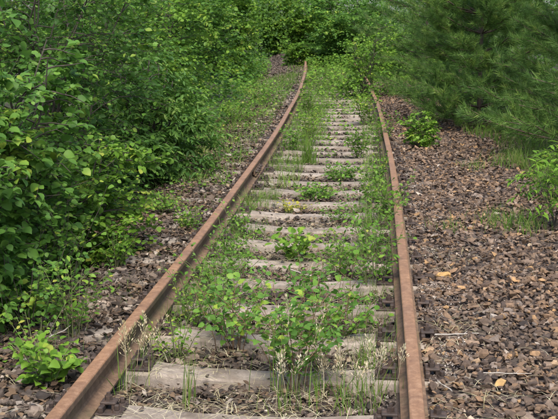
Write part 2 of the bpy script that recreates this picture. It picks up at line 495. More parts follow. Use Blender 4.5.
# ------------------------------------------------------------------ ballast
def hull_templates(n, pts, seed):
    out = []
    r = np.random.default_rng(seed)
    for _ in range(n):
        p = r.normal(size=(pts, 3)); p = np.sign(p) * np.abs(nrm(p)) ** .75 * r.uniform(.75, .95, (pts, 1))
        p *= np.array([1, r.uniform(.62, .95), r.uniform(.30, .58)]) * .5
        bm = bmesh.new()
        for q in p: bm.verts.new(q)
        bmesh.ops.convex_hull(bm, input=bm.verts)
        loose = [v for v in bm.verts if not v.link_faces]
        bmesh.ops.delete(bm, geom=loose, context='VERTS')
        bmesh.ops.triangulate(bm, faces=bm.faces)
        bm.verts.ensure_lookup_table(); bm.verts.index_update()
        out.append((np.array([v.co[:] for v in bm.verts]), np.array([[v.index for v in f.verts] for f in bm.faces])))
        bm.free()
    return out

def rand_frames(n, tilt, r):
    az = r.uniform(0, 2 * math.pi, n)
    N = nrm(np.stack([r.normal(0, tilt, n), r.normal(0, tilt, n), np.ones(n)], 1))
    D = np.stack([np.cos(az), np.sin(az), np.zeros(n)], 1)
    D = nrm(D - N * (D * N).sum(1, keepdims=True))
    return D, np.cross(N, D), N

def in_view(x, y, m=.0):
    return (np.abs(x) < .263 * y + .1 + m) & (y > 4.42 - m)

def near_sleeper(y):
    d = (y - Y0) / SP; k = np.clip(np.round(d), 0, NSL - 1)
    return np.abs(y - (Y0 + k * SP))

# candidates by distance band: (y0, y1, size lo, size hi, stones per square metre)
bands = [(3.4, 7.5, .024, .105, 1150), (7.5, 11, .028, .105, 800), (11, 16, .036, .105, 500), (16, 24, .045, .11, 340), (24, 46, .06, .11, 130)]
ST = []
for (a, b, s0, s1, dn) in bands:
    A = (b - a) * 5.0; n = int(A * dn)
    y = RNG.uniform(a, b, n); t = RNG.uniform(-2.1, 2.9, n)
    s = s0 + (s1 - s0) * RNG.beta(1.1, 2.9, n)
    keep = np.ones(n, bool)
    at = np.abs(t)
    keep &= np.abs(at - .7525) > .068 + s * .25
    ns = near_sleeper(y)
    over = (at < 1.30) & (ns < .125 + s * .2)
    keep &= ~(over & (t < .8) & (t > -.8) & (RNG.random(n) > .02))
    keep &= ~(over & (t <= -.8) & (RNG.random(n) > .45 + .55 * (wob(t, y, 1.2, 5) > -.15)))
    x, yw = track(y, t)
    keep &= in_view(x, yw, 1.1)
    x, yw, t, y, s = x[keep], yw[keep], t[keep], y[keep], s[keep]
    z = bed_z(t, y) + RNG.uniform(-.014, .022, len(t))
    crib = (np.abs(t) < .68) & (wob(t, y, 3.3, 4) > -.2)
    z = np.where(crib, z - .016, z)
    onsl = (np.abs(t) < 1.3) & (near_sleeper(y) < .13) & (t < .8)
    z = np.where(onsl, np.maximum(z, s * .15 + .002), z)
    ST.append(np.stack([x, yw, z, s], 1))
ST = np.concatenate(ST)
r = np.random.default_rng(3)
D, B, N = rand_frames(len(ST), .34, r)
sc = ST[:, 3:4] * r.uniform(.8, 1.25, (len(ST), 3))
size_px = ST[:, 3] / (ST[:, 1] + .4) * np.where(in_view(ST[:, 0], ST[:, 1], -.02), 1, 0)
order = np.argsort(-size_px)
single = np.zeros(len(ST), bool); single[order[:298]] = True
T1 = hull_templates(24, 10, 1); T0 = hull_templates(24, 7, 6); T2 = hull_templates(16, 15, 2)
which = r.integers(0, len(T1), len(ST))
dull = to_t(ST[:, 0], ST[:, 1]) < .74                      # stones of the cribs and the left cess are duller and darker than those on the right
for side, mt in ((False, 'stone'), (True, 'dullstone')):
    acc = Acc()
    for tmpl, zone in ((T1, ST[:, 1] < 7.5), (T0, ST[:, 1] >= 7.5)):
        for q, (tv, tf) in enumerate(tmpl):
            m_ = (which == q) & ~single & (dull == side) & zone
            stamp(acc, tv, tf, ST[m_, :3], D[m_], B[m_], N[m_], sc[m_] * (1.0 if tmpl is T1 else 1.12))
    o = link('ballast_stones', acc.mesh('ballast_stones'), M[mt], bed); tag(o, kind='stuff')
stone_me = []; dull_me = []
for tv, tf in T2:
    me = mesh_np('stone', tv, tf); me.materials.append(M['stone']); stone_me.append(me)
    me = mesh_np('stone', tv, tf); me.materials.append(M['dullstone']); dull_me.append(me)
for q in np.nonzero(single)[0]:
    o = link('stone', (dull_me if dull[q] else stone_me)[q % len(stone_me)], None, bed)
    mat = np.eye(4); mat[:3, 0] = D[q] * sc[q, 0]; mat[:3, 1] = B[q] * sc[q, 1]; mat[:3, 2] = N[q] * sc[q, 2]; mat[:3, 3] = ST[q, :3]
    o.matrix_local = Matrix(mat.tolist())

# small pale gravel along the rails and in the cribs
n = 30000
y = RNG.uniform(4.2, 15, n); side = RNG.random(n)
t = np.where(side < .45, .84 + np.abs(RNG.normal(0, .16, n)), np.where(side < .7, RNG.uniform(-.68, .68, n), np.where(side < .85, -.84 - np.abs(RNG.normal(0, .2, n)), .62 + RNG.normal(0, .1, n))))
keep = (np.abs(np.abs(t) - .7525) > .07) & ~((near_sleeper(y) < .128) & (np.abs(t) < .8) & (RNG.random(n) > .06)) & (wob(t, y, 2.1, 8) > -.25)
t, y = t[keep], y[keep]; x, yw = track(y, t); s = RNG.uniform(.008, .024, len(t))
z = bed_z(t, y) + RNG.uniform(-.012, .016, len(t))
z = np.where((near_sleeper(y) < .13) & (np.abs(t) < .8), .004, z)
D, B, N = rand_frames(len(t), .5, RNG)
acc = Acc(); tv, tf = hull_templates(1, 5, 5)[0]
stamp(acc, tv, tf, np.stack([x, yw, z], 1), D, B, N, s[:, None] * RNG.uniform(.7, 1.3, (len(t), 3)))
o = link('gravel', acc.mesh('gravel'), M['chip'], bed); tag(o, kind='stuff')

# one large ochre stone lying proud of the bed
def big_stone(x, y, s, rz, mat, label, seed):
    tv, tf = hull_templates(1, 22, seed)[0]
    me = mesh_np('ballast_rock', tv * np.array([1.25, 1, 1.0]) * s, tf)
    o = link('ballast_rock', me, mat); o.location = (x, y, float(bed_z(to_t(x, y), y)) + s * .2); o.rotation_euler = (.1, -.12, rz)
    tag(o, label, 'rock', 'larger rocks on the ballast')
big_stone(1.12, 7.02, .105, .3, M['tan'], 'ochre yellow rock lying beside the right rail on the brown ballast', 41)
big_stone(1.06, 4.86, .085, 1.0, M['tan'], 'ochre rock near the bottom edge on the right ballast', 43)

# ------------------------------------------------------------------ plants
def arc(base, az, reach, h, n=7, pw=1.35, jit=.0, r=RNG, droop=0):
    u = np.linspace(0, 1, n)
    P = np.stack([base[0] + math.cos(az) * reach * u ** pw, base[1] + math.sin(az) * reach * u ** pw, base[2] + h * u ** .92 - droop * u ** 3], 1)
    if jit: P[1:] += np.cumsum(r.normal(0, jit, (n - 1, 3)), 0)
    return P

def along(P, u):
    f = np.clip(u, 0, 1) * (len(P) - 1); i = np.minimum(f.astype(int), len(P) - 2); w_ = (f - i)[:, None]
    return P[i] * (1 - w_) + P[i + 1] * w_, nrm(P[i + 1] - P[i])

def leaves_on(P, u, r, spread=.9, droop=.15, flat=.45):
    pos, d = along(P, u)
    n = len(u)
    side = np.where(np.arange(n) % 2 == 0, 1., -1.)[:, None]
    up = np.array([0, 0, 1.])
    b = nrm(np.cross(up + r.normal(0, .25, (n, 3)), d)) * side
    D = nrm(d * r.uniform(.2, .8, (n, 1)) + b * spread + r.normal(0, .25, (n, 3)) - up * r.uniform(0, droop * 2, (n, 1)))
    N = nrm(up + r.normal(0, flat, (n, 3)))
    return pos, D, N

def build_plant(name, label, cat, base, stems, leafP, leafD, leafN, leafS, kind, mat, stem_mat, group=None, singles=0, parts=('stem', 'foliage')):
    root = empty(name, tuple(float(q) for q in base)); tag(root, label, cat, group)
    b = np.array(base, dtype=np.float64)
    acc = Acc()
    for (P, r0, r1) in stems: tube(acc, P - b, r0, r1, 5 if r0 > .006 else 3)
    if acc.n:
        o = link(parts[0], acc.mesh(parts[0], True), stem_mat, root)
    P = np.concatenate(leafP) - b; Dd = np.concatenate(leafD); Nn = np.concatenate(leafN); Sz = np.concatenate(leafS)
    Dd, Bb, Nn = frames(Dd, Nn)
    tv, tf = LEAF[kind]
    lv, lf = LEAF.get(kind + '_lite', LEAF[kind])
    if base[1] > 8.4 and kind in ('round', 'oval'): lv, lf = LEAF['cheap']
    if base[1] > 8.4 and kind == 'lance' and base[1] > 11: lv, lf = LEAF['cheap_thin']
    one = np.zeros(len(P), bool)
    if singles:
        W = P + b
        hf = 1.83 - W[:, 2]; dep = W[:, 1] * .9824 + hf * .1867; py = (W[:, 1] * .1867 - hf * .9824) / dep
        vis = (np.abs(W[:, 0]) < .258 * dep) & (np.abs(py) < .194)
        score = np.where(vis, Sz / dep, 0) - .0000001
        # keep the leaves with a free line of sight first: those nearest the eye in their own cell of the view
        cell = {}
        od = np.argsort(dep)
        for q in od:
            if not vis[q]: continue
            c = (int(W[q, 0] / dep[q] * 90), int(py[q] * 90))
            cell[c] = cell.get(c, 0) + 1
            score[q] *= 1.0 / cell[c] ** .5
        top = np.argsort(-score)[:singles]; one[top[score[top] > 0]] = True
    acc = Acc(); stamp(acc, lv, lf, P[~one], Dd[~one], Bb[~one], Nn[~one], Sz[~one])
    if acc.n:
        o = link(parts[1], acc.mesh(parts[1], True), mat, root)
        if not (singles and (~one).sum() == 0): tag(o, kind='stuff')
        hold = o
    else: hold = root
    if singles:
        ms = []
        for v in range(3):
            tv2 = tv * np.array([1, 1 + .08 * (v - 1), 1.0 + .7 * v])
            me = mesh_np('leaf', tv2, tf, True); me.materials.append(mat); ms.append(me)
        for q in np.nonzero(one)[0]:
            o = link('leaf', ms[q % 3], None, hold)
            mm = np.eye(4); mm[:3, 0] = Dd[q] * Sz[q]; mm[:3, 1] = Bb[q] * Sz[q]; mm[:3, 2] = Nn[q] * Sz[q]; mm[:3, 3] = P[q]
            o.matrix_local = Matrix(mm.tolist())
    return root

def shrub(name, label, base, h, rad, nst, nbr, ntw, nlf, ls, kind, mat, seed, cat='shrub', group=None, singles=0, low=.08, droop=.15, lean=(0, 0), stem_mat=None, parts=('stem', 'foliage'), r0=.02, zmin=None, flat=.45, tmax=None, clump0=.42):
    r = np.random.default_rng(seed)
    base = (base[0], base[1], float(ground_z(base[0], base[1])) if zmin is None else zmin)
    stems = []; LP = []; LD = []; LN = []; LS = []
    def keep_out(P):                                        # keep the foliage off the line, as passing feet and ballast do
        if tmax is None: return np.ones(len(P), bool)
        t = to_t(P[:, 0], P[:, 1]); lim = tmax + .12 * wob(P[:, 1], P[:, 2], 2.4, seed)
        return t < lim if tmax < 0 else t > lim
    for i in range(nst):
        az = 2 * math.pi * (i + r.random()) / nst
        hh = h * r.uniform(.62, 1.0); re = rad * r.uniform(.15, .6)
        P = arc(base, az, re, hh, 9, 1.2, .018 * h, r); P[:, 0] += lean[0] * np.linspace(0, 1, 9) ** 1.4; P[:, 1] += lean[1] * np.linspace(0, 1, 9) ** 1.4
        stems.append((P, r0 * r.uniform(.6, 1), .004))
        for j in range(nbr):
            u = low + (1 - low) * (j + r.random()) / nbr
            q, d = along(P, np.array([u])); q = q[0]
            a2 = az + r.normal(0, 1.5); L = rad * r.uniform(.35, .8) * (1.1 - .55 * u)
            Q = arc(q, a2, L, L * r.uniform(-.05, .75), 6, 1.0, .03 * L, r, droop=L * r.uniform(0, .5))
            if not keep_out(Q[-1:])[0]: Q = q + (Q - q) * .45
            stems.append((Q, .0065, .002))
            for k in range(ntw):
                v = clump0 + (1 - clump0) * (k + r.random()) / ntw
                s, dd = along(Q, np.array([v])); s = s[0]
                a3 = a2 + r.choice([-1, 1]) * r.uniform(.3, 1.2); L2 = rad * r.uniform(.14, .34)
                Wt = arc(s, a3, L2, L2 * r.uniform(-.35, .6), 4, 1.0, .02 * L2, r, droop=L2 * r.uniform(0, .4))
                if not keep_out(Wt[-1:])[0]: continue
                if base[1] < 12: stems.append((Wt, .0025, .001))
                uu = (np.arange(nlf) + r.random(nlf)) / nlf
                p, D_, N_ = leaves_on(Wt, uu, r, droop=droop, flat=flat)
                LP.append(p); LD.append(D_); LN.append(N_); LS.append(ls * r.uniform(.4, 1.25, nlf))
    # nothing below the ground
    for a in range(len(LP)): LP[a][:, 2] = np.maximum(LP[a][:, 2], base[2] + .03)
    return build_plant(name, label, cat, base, stems, LP, LD, LN, LS, kind, mat, stem_mat or M['bark'], group, singles, parts)

G_L = 'shrubs along the left side of the track'
# left side, from near to far
shrub('leafy_shrub', 'big round-leaved green shrub nearest on the left, its branches reaching the left edge', (-2.0, 6.6), 2.35, 1.35, 10, 15, 10, 11, .060, 'round', M['aspen'], 11, group=G_L, singles=300, tmax=-1.38, lean=(.2, -.2), r0=.011)
shrub('leafy_shrub', 'rounded bright green shrub bulging over the left ballast, in front of the dark hollow', (-1.62, 7.9), 1.2, .68, 10, 10, 8, 9, .046, 'round', M['fresh'], 12, group=G_L, tmax=-1.0, r0=.010, lean=(.12, 0))
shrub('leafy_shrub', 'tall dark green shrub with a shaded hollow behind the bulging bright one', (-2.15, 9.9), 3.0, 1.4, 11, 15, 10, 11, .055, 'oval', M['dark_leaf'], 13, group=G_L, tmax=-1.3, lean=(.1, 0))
shrub('narrow_leaved_shrub', 'low narrow-leaved shrub drooping toward the left rail where it starts to bend', (-1.5, 12.0), 1.45, .95, 11, 11, 9, 11, .085, 'lance', M['willow'], 14, group=G_L, tmax=-1.05, droop=.4)
shrub('leafy_shrub', 'tall leafy shrub rising behind the drooping narrow-leaved one', (-2.5, 13.6), 3.2, 1.6, 11, 14, 9, 11, .06, 'oval', M['aspen'], 18, group=G_L, tmax=-1.4)
shrub('leafy_shrub', 'light-tipped leafy shrub on the left, above the weedy strip by the rail bend', (-2.3, 17.4), 3.0, 1.6, 11, 13, 9, 10, .07, 'oval', M['fresh'], 15, group=G_L, tmax=-1.6, lean=(.2, 0))
shrub('leafy_shrub', 'pale green shrub at the far left bend, above weedy ground', (-2.2, 23.5), 3.3, 1.9, 11, 13, 9, 11, .085, 'oval', M['aspen'], 16, group=G_L, tmax=-1.9)
shrub('leafy_shrub', 'farthest green shrub on the left, where the path fades into the wood', (-1.9, 31), 3.4, 2.2, 11, 14, 10, 13, .10, 'cheap', M['fresh'], 17, group=G_L, tmax=-2.0)
# closing the line
G_T = 'shrubs grown up between the far rails'
shrub('leafy_shrub', 'yellow-green bush growing between the rails where they vanish', (1.78, 22.2), 1.75, .8, 7, 9, 5, 9, .064, 'oval', M['fresh'], 21, group=G_T, low=.1, r0=.012)
shrub('leafy_shrub', 'loose light green bush behind the yellow-green one, covering the far right rail', (2.7, 27.5), 1.5, 1.1, 7, 9, 7, 9, .08, 'oval', M['fresh'], 22, group=G_T, low=.05)
shrub('leafy_shrub', 'dark green bush filling the track just past the end of the left rail', (2.3, 34.5), 2.6, 1.8, 10, 14, 10, 13, .10, 'cheap', M['aspen'], 23, group=G_T, low=.03)
shrub('leafy_shrub', 'dim grey-green bush closing the line at the top centre', (.7, 46), 3.0, 2.5, 11, 14, 11, 15, .12, 'cheap', M['fresh'], 24, group=G_T, low=.03)
shrub('leafy_shrub', 'low green bush over the far tip of the left rail', (.95, 35.2), 1.0, .95, 9, 10, 7, 9, .09, 'oval', M['fresh'], 26, group=G_T, low=.03, r0=.008)
# small bush on the right ballast
shrub('leafy_shrub', 'small bright bush alone on the ballast right of the rail, before the pines', (1.88, 14.0), .5, .34, 8, 7, 4, 7, .045, 'oval', M['fresh'], 25, low=.05, r0=.006, zmin=-.03, stem_mat=M['stemgreen'])

# ---- pines
def pine(label, base, h, rad, seed, nwh=11, per=6, sub=8, nsh=70, nl=.075, wd=.0034):
    r = np.random.default_rng(seed)
    b = np.array((base[0], base[1], float(ground_z(*base))))
    root = empty('pine_tree', tuple(b)); tag(root, label, 'pine', 'young pines on the right')
    tr = Acc(); trunk = np.stack([r.normal(0, .03, 9).cumsum() * .5, r.normal(0, .03, 9).cumsum() * .5, np.linspace(0, h, 9)], 1); trunk[0, :2] = 0
    tube(tr, trunk, .032 * h / 4, .010, 8)
    link('trunk', tr.mesh('trunk', True), M['pinebark'], root)
    br = Acc(); SP_ = []; SD = []
    for i in range(nwh):
        u = .06 + .92 * i / nwh
        q = along(trunk, np.array([u]))[0][0]
        for j in range(per):
            az = 2 * math.pi * (j + r.random() * .9) / per + i
            L = rad * (1.05 - .75 * u) * r.uniform(.65, 1.1)
            Q = arc(q, az, L, L * (.12 + .6 * u) * r.uniform(.3, 1.5), 6, 1.0, .02 * L, r, droop=-.12 * L)
            Q[:, 2] = np.maximum(Q[:, 2], .06)
            tube(br, Q, .014, .004, 4)
            SP_.append(Q[-1]); SD.append(Q[-1] - Q[-2] + [0, 0, .05]); SP_.append(Q[-2]); SD.append(Q[-1] - Q[-2] + [0, 0, .15])
            for k in range(sub):
                v = .22 + .75 * (k + r.random()) / sub
                s, d = along(Q, np.array([v])); s = s[0]
                a3 = az + (1 if k % 2 else -1) * r.uniform(.4, 1.0); L2 = L * r.uniform(.18, .38) * (1.2 - .6 * v)
                Wt = arc(s, a3, L2, L2 * r.uniform(.1, .7), 4, 1.0, .02 * L2, r)
                tube(br, Wt, .006, .003, 3)
                SP_.append(Wt[-1]); SD.append(Wt[-1] - Wt[-2] + [0, 0, .03])
                SP_.append(Wt[1]); SD.append(Wt[2] - Wt[1] + r.normal(0, .03, 3))
    link('branches', br.mesh('branches', True), M['pinebark'], root)
    SP_ = np.array(SP_); SD = nrm(np.array(SD)); ns = len(SP_)
    # needles round each shoot
    Ls = r.uniform(.16, .32, ns)
    P = np.repeat(SP_, nsh, 0); Dd = np.repeat(SD, nsh, 0); u = np.tile(np.linspace(-.75, .2, nsh), ns) + r.normal(0, .03, ns * nsh)
    P = P + Dd * (u * np.repeat(Ls, nsh))[:, None]
    rv = nrm(np.cross(Dd, r.normal(size=Dd.shape)))
    fw = np.interp(u, [-.75, .2], [.7, 1.6])[:, None]
    ND = nrm(Dd * fw + rv + r.normal(0, .12, Dd.shape))
    ln = nl * r.uniform(.7, 1.15, len(P))[:, None]
    sd = nrm(np.cross(ND, r.normal(size=ND.shape))) * wd * .5
    V = np.stack([P - sd, P + sd, P + ND * ln], 1).reshape(-1, 3)
    V[:, 2] = np.maximum(V[:, 2], .02)
    F = np.arange(len(V)).reshape(-1, 3)
    o = link('needles', mesh_np('needles', V, F), M['needle'], root); tag(o, kind='stuff')
pine('large pine at the right edge with bright upright shoots at the top right', (4.2, 13.2), 5.0, 1.8, 31, 15, 8, 11, 68, .115, .0066)
pine('pine standing at the edge of the ballast, left of the large one', (3.1, 16.6), 4.6, 1.45, 32, 15, 8, 10, 60, .11, .0072)
pine('dark pine behind, its branches hanging toward the right rail', (3.7, 21.8), 5.2, 1.65, 33, 14, 7, 8, 50, .12, .0085)
pine('shaded pine deep between the two right-hand pines', (4.9, 18.2), 5.5, 1.8, 34, 14, 7, 8, 40, .12, .009)
pine('distant dark pine at the top right of the vanishing track', (3.9, 28.5), 6.0, 2.1, 35, 14, 7, 7, 45, .14, .012)

# ---- the wood behind
def wood():
    r = np.random.default_rng(51)
    C = []; R = []
    def fill(x0, x1, y0, y1, n, z1, rr):
        for _ in range(n):
            z = z1 * r.random() ** 1.6
            C.append((r.uniform(x0, x1), r.uniform(y0, y1), z)); R.append(r.uniform(*rr))
    fill(-9, -3.8, 8, 20, 80, 4.0, (.7, 1.2)); fill(-10, -4.2, 20, 48, 110, 6, (.9, 1.5))
    fill(6.2, 11, 9, 24, 50, 3.5, (.7, 1.2)); fill(5.2, 12, 24, 48, 80, 4, (.9, 1.5))
    fill(-12, 14, 50, 60, 110, 5, (1.2, 2.0)); fill(-3.5, 0.2, 38, 50, 26, 5, (.8, 1.3)); fill(2.2, 6, 36, 50, 40, 5, (.9, 1.5))
    acc = Acc(); tv, tf = LEAF['tiny']
    for c, rr in zip(C, R):
        d = c[1]; ls = .09 if d < 20 else (.11 if d < 34 else .12)
        n = int(rr * rr / (ls * ls) * 2.6)
        v = nrm(r.normal(size=(n, 3))) * (rr * r.uniform(.45, 1.05, (n, 1)) ** .6) * [1, 1, .75]
        P = np.array(c) + v; ok = P[:, 2] > -.1
        P = P[ok]; v = v[ok]
        D_, B_, N_ = frames(nrm(v * .6 + r.normal(0, .6, v.shape)), nrm(np.array([0, 0, 1.]) + v * .3 + r.normal(0, .4, v.shape)))
        stamp(acc, tv, tf, P, D_, B_, N_, ls * r.uniform(.6, 1.2, len(P)))
    tk = Acc()
    o = link('far_wood', acc.mesh('far_wood', True), M['far'])
    tag(o, 'dense mass of green woodland closing in behind the shrubs and pines', 'wood', kind='stuff')
wood()

# ---- weeds and saplings on the track
def weed(name, label, y, t, h, rad, nst, nlf, ls, kind, mat, seed, singles=0, group=None, cat='weed', stem=None, zoff=0, upright=1.0, flat=.4, sub=0):
    r = np.random.default_rng(seed); nst = int(nst * 1.9); nlf += 3; ls *= .9; h *= 1.2
    x, yw = track(y, t); z = float(bed_z(t, y)) - .01 + zoff
    stems = []; LP = []; LD = []; LN = []; LS = []
    for i in range(nst):
        az = 2 * math.pi * (i + r.random()) / nst; hh = h * r.uniform(.45, 1.0); rr = rad * r.uniform(.15, 1.0)
        off = np.array([math.cos(az), math.sin(az), 0]) * rad * r.uniform(0, .35)
        P = arc((float(x) + off[0], float(yw) + off[1], z), az, rr, hh, 7, 1.3, .012 * h, r, droop=hh * (1 - upright) * .5)
        stems.append((P, .0035, .0012))
        u = .18 + .82 * (np.arange(nlf) + r.random(nlf)) / nlf
        p, D_, N_ = leaves_on(P, u, r, flat=flat)
        pet = ls * r.uniform(.2, .5, nlf)[:, None]
        LP.append(p + D_ * pet); LD.append(D_); LN.append(N_); LS.append(ls * r.uniform(.55, 1.15, nlf))
        for _ in range(sub):
            s, d = along(P, np.array([r.uniform(.3, .85)])); s = s[0]
            L2 = h * r.uniform(.2, .4); Q = arc(s, r.uniform(0, 6.28), L2 * .8, L2 * r.uniform(.2, .7), 5, 1.0, .01 * h, r)
            stems.append((Q, .002, .001)); m = max(4, nlf // 2)
            p, D_, N_ = leaves_on(Q, .15 + .85 * (np.arange(m) + r.random(m)) / m, r, flat=flat)
            LP.append(p + D_ * ls * .3); LD.append(D_); LN.append(N_); LS.append(ls * r.uniform(.5, 1.1, m))
    for a in range(len(LP)): LP[a][:, 2] = np.maximum(LP[a][:, 2], z + .015)
    return build_plant(name, label, cat, (float(x), float(yw), z), stems, LP, LD, LN, LS, kind, mat, stem or M['stemgreen'], group, singles)

G_S = 'saplings between the rails'; G_W = 'weeds between the rails'
weed('round_leaved_sapling', 'largest round-leaved sapling in the middle of the track, near the bottom', 5.12, .18, .52, .34, 8, 12, .044, 'round', M['aspen'], 61, singles=290, group=G_S, cat='sapling', stem=M['stemred'], sub=4)
weed('round_leaved_sapling', 'low round-leaved sapling left of the largest one, spreading over the third sleeper', 5.65, -.22, .42, .30, 8, 11, .044, 'round', M['aspen'], 62, singles=110, group=G_S, cat='sapling', stem=M['stemred'], sub=1)
weed('round_leaved_sapling', 'round-leaved sapling right of the largest one, toward the right rail', 5.85, .34, .42, .24, 7, 10, .045, 'round', M['weed'], 63, group=G_S, cat='sapling', stem=M['stemred'], sub=1)
weed('round_leaved_sapling', 'thin sapling behind the largest one, its leaves over the fifth sleeper', 6.75, .1, .24, .24, 5, 7, .043, 'round', M['aspen'], 64, group=G_S, cat='sapling', stem=M['stemred'], sub=1)
weed('trailing_weed', 'leafy weed against the inner face of the left rail, lowest of its row', 6.05, -.52, .34, .20, 8, 11, .036, 'oval', M['weed'], 65, group=G_W, sub=1)
weed('trailing_weed', 'leafy weed against the left rail, second lowest of its row', 6.85, -.50, .30, .26, 9, 11, .038, 'oval', M['weed'], 66, group=G_W, sub=1)
weed('trailing_weed', 'leafy weed against the left rail, highest of the row of three', 7.8, -.56, .26, .22, 8, 10, .036, 'oval', M['weed'], 67, group=G_W, sub=1)
weed('round_leaved_weed', 'bright clump with large round leaves in mid track, above the saplings', 7.75, -.02, .24, .24, 9, 7, .062, 'round', M['fresh'], 68, singles=60, group=G_W)
weed('leafy_weed', 'yellow-green weed right of the bright round-leaved clump', 7.7, .36, .26, .2, 8, 8, .045, 'oval', M['fresh'], 69, group=G_W)
weed('leafy_weed', 'tangled weed crowding the inner face of the right rail, nearest of its row', 7.0, .55, .48, .18, 8, 9, .048, 'oval', M['weed'], 70, group=G_W, sub=1)
weed('leafy_weed', 'weed leaning against the right rail, middle of its row', 8.0, .52, .55, .2, 8, 10, .046, 'oval', M['weed'], 71, group=G_W, sub=1)
weed('leafy_weed', 'pale weed spilling over the head of the right rail', 9.1, .66, .45, .2, 9, 10, .046, 'oval', M['fresh'], 72, group=G_W, sub=1)
weed('low_leafy_clump', 'low bright green clump across a sleeper in the middle of the track', 10.5, -.02, .16, .26, 16, 9, .045, 'oval', M['weed'], 73, group=G_W, upright=.7)
weed('low_leafy_clump', 'low green clump one step above and right of the middle one', 11.6, .2, .2, .24, 15, 9, .048, 'oval', M['weed'], 74, group=G_W, upright=.7)
weed('low_leafy_clump', 'small reddish-yellow weed beside the left end of a mid-track sleeper', 9.7, -.22, .1, .16, 8, 6, .035, 'oval', M['yellow'], 75, group=G_W)
weed('leafy_weed', 'upright yellow-green weeds toward the right rail beyond the two low clumps', 13.2, .38, .46, .2, 10, 11, .05, 'oval', M['fresh'], 76, group=G_W, sub=1)
weed('leafy_weed', 'weed touching the inner side of the right rail beside the upright yellow-green weeds', 11.0, .6, .36, .14, 8, 9, .045, 'oval', M['weed'], 77, group=G_W)
weed('leafy_weed', 'weed growing over the right rail below the small bush on the ballast', 14.6, .72, .4, .2, 8, 9, .055, 'oval', M['fresh'], 78, group=G_W)
weed('leafy_weed', 'leafy weed standing inside the left rail just below its bend', 13.9, -.5, .34, .14, 8, 9, .05, 'oval', M['weed'], 79, group=G_W)
weed('leafy_weed', 'tall weeds between the rails below the yellow-green bush', 17.2, .5, .55, .3, 10, 11, .06, 'oval', M['fresh'], 80, group=G_W, sub=1)
weed('trailing_weed', 'leafy weed over the second sleeper end, inside the left rail near the bottom', 5.45, -.50, .26, .20, 7, 9, .034, 'oval', M['fresh'], 161, group=G_W)
weed('trailing_weed', 'spreading weed left of the thin sapling, over the fourth sleeper', 6.5, -.36, .22, .24, 6, 7, .036, 'oval', M['weed'], 162, group=G_W, sub=1)
weed('trailing_weed', 'weed between the left rail and the bright round-leaved clump', 7.35, -.42, .22, .22, 6, 8, .036, 'oval', M['weed'], 163, group=G_W, sub=1)
weed('trailing_weed', 'narrow weed on the inner foot of the left rail above the row of three', 8.55, -.56, .30, .16, 8, 9, .036, 'oval', M['weed'], 164, group=G_W)
weed('trailing_weed', 'small weed in the crib right of the reddish-yellow weed', 9.3, .25, .18, .2, 8, 8, .036, 'oval', M['weed'], 165, group=G_W)
weed('trailing_weed', 'weed between the bright round-leaved clump and the tangle at the right rail', 7.3, .30, .3, .2, 8, 9, .04, 'oval', M['weed'], 166, group=G_W, sub=1)
weed('leafy_weed', 'weed inside the right rail above the one spilling over its head', 10.0, .52, .34, .16, 8, 9, .042, 'oval', M['fresh'], 167, group=G_W)
weed('leafy_weed', 'tall loose weed in the track beside the tall grass tuft', 14.8, -.3, .5, .2, 8, 10, .048, 'oval', M['fresh'], 168, group=G_W, sub=1)
weed('leafy_weed', 'tall loose weed just inside the left rail at its bend', 18.6, -.45, .6, .25, 9, 10, .055, 'oval', M['fresh'], 169, group=G_W, sub=1)
# on the left cess
G_C = 'weeds on the ballast left of the track'
weed('leafy_weed', 'small feathery weed on the left ballast under the shrub edge', 9.5, -1.36, .2, .17, 10, 9, .04, 'oval', M['weed'], 81, group=G_C)
weed('leafy_weed', 'small weed touching the outside of the left rail', 8.7, -1.02, .17, .16, 9, 8, .04, 'oval', M['weed'], 82, group=G_C)
weed('leafy_weed', 'bright leafy weed standing clear on the left ballast at the shrub corner', 7.35, -1.3, .26, .14, 9, 8, .045, 'oval', M['weed'], 83, group=G_C)
weed('leafy_weed', 'leafy weed on the left ballast level with the third sleeper', 5.7, -1.15, .42, .22, 9, 9, .046, 'oval', M['weed'], 84, group=G_C, sub=1)
weed('broad_leaved_weed', 'yellow-green broad-leaved weed in the bottom left corner outside the rail', 4.92, -1.04, .2, .18, 10, 7, .058, 'round', M['fresh'], 85, group=G_C, singles=60)
weed('round_leaved_sapling', 'small sapling in front of the nearest left shrub, tall thin stems', 6.5, -1.5, .85, .30, 9, 11, .046, 'round', M['aspen'], 86, group=G_C, cat='sapling', sub=2, stem=M['bark'])
weed('round_leaved_sapling', 'low sapling at the left edge of the picture below the nearest shrub', 6.15, -1.62, .6, .34, 10, 10, .046, 'round', M['aspen'], 87, group=G_C, cat='sapling', sub=2, stem=M['bark'])
weed('round_leaved_sapling', 'thin-stemmed sapling low on the left edge, in front of the leafy saplings', 5.75, -1.42, .5, .3, 7, 9, .044, 'round', M['aspen'], 181, group=G_C, cat='sapling', sub=2, stem=M['bark'])
weed('leafy_weed', 'sparse weed between the bottom left corner clump and the taller weed behind it', 5.2, -1.2, .28, .2, 6, 8, .04, 'oval', M['weed'], 182, group=G_C)
weed('leafy_weed', 'pale weeds left of the rail bend, before the far shrubs', 17.6, -1.65, .4, .4, 14, 9, .06, 'oval', M['fresh'], 88, group=G_C)
weed('leafy_weed', 'pale weeds on the cess nearest the vanishing left rail', 21.0, -1.5, .45, .45, 14, 9, .07, 'oval', M['weed'], 89, group=G_C)
weed('leafy_weed', 'weeds at the foot of the drooping narrow-leaved shrub', 14.3, -1.65, .35, .35, 12, 9, .05, 'oval', M['weed'], 90, group=G_C)

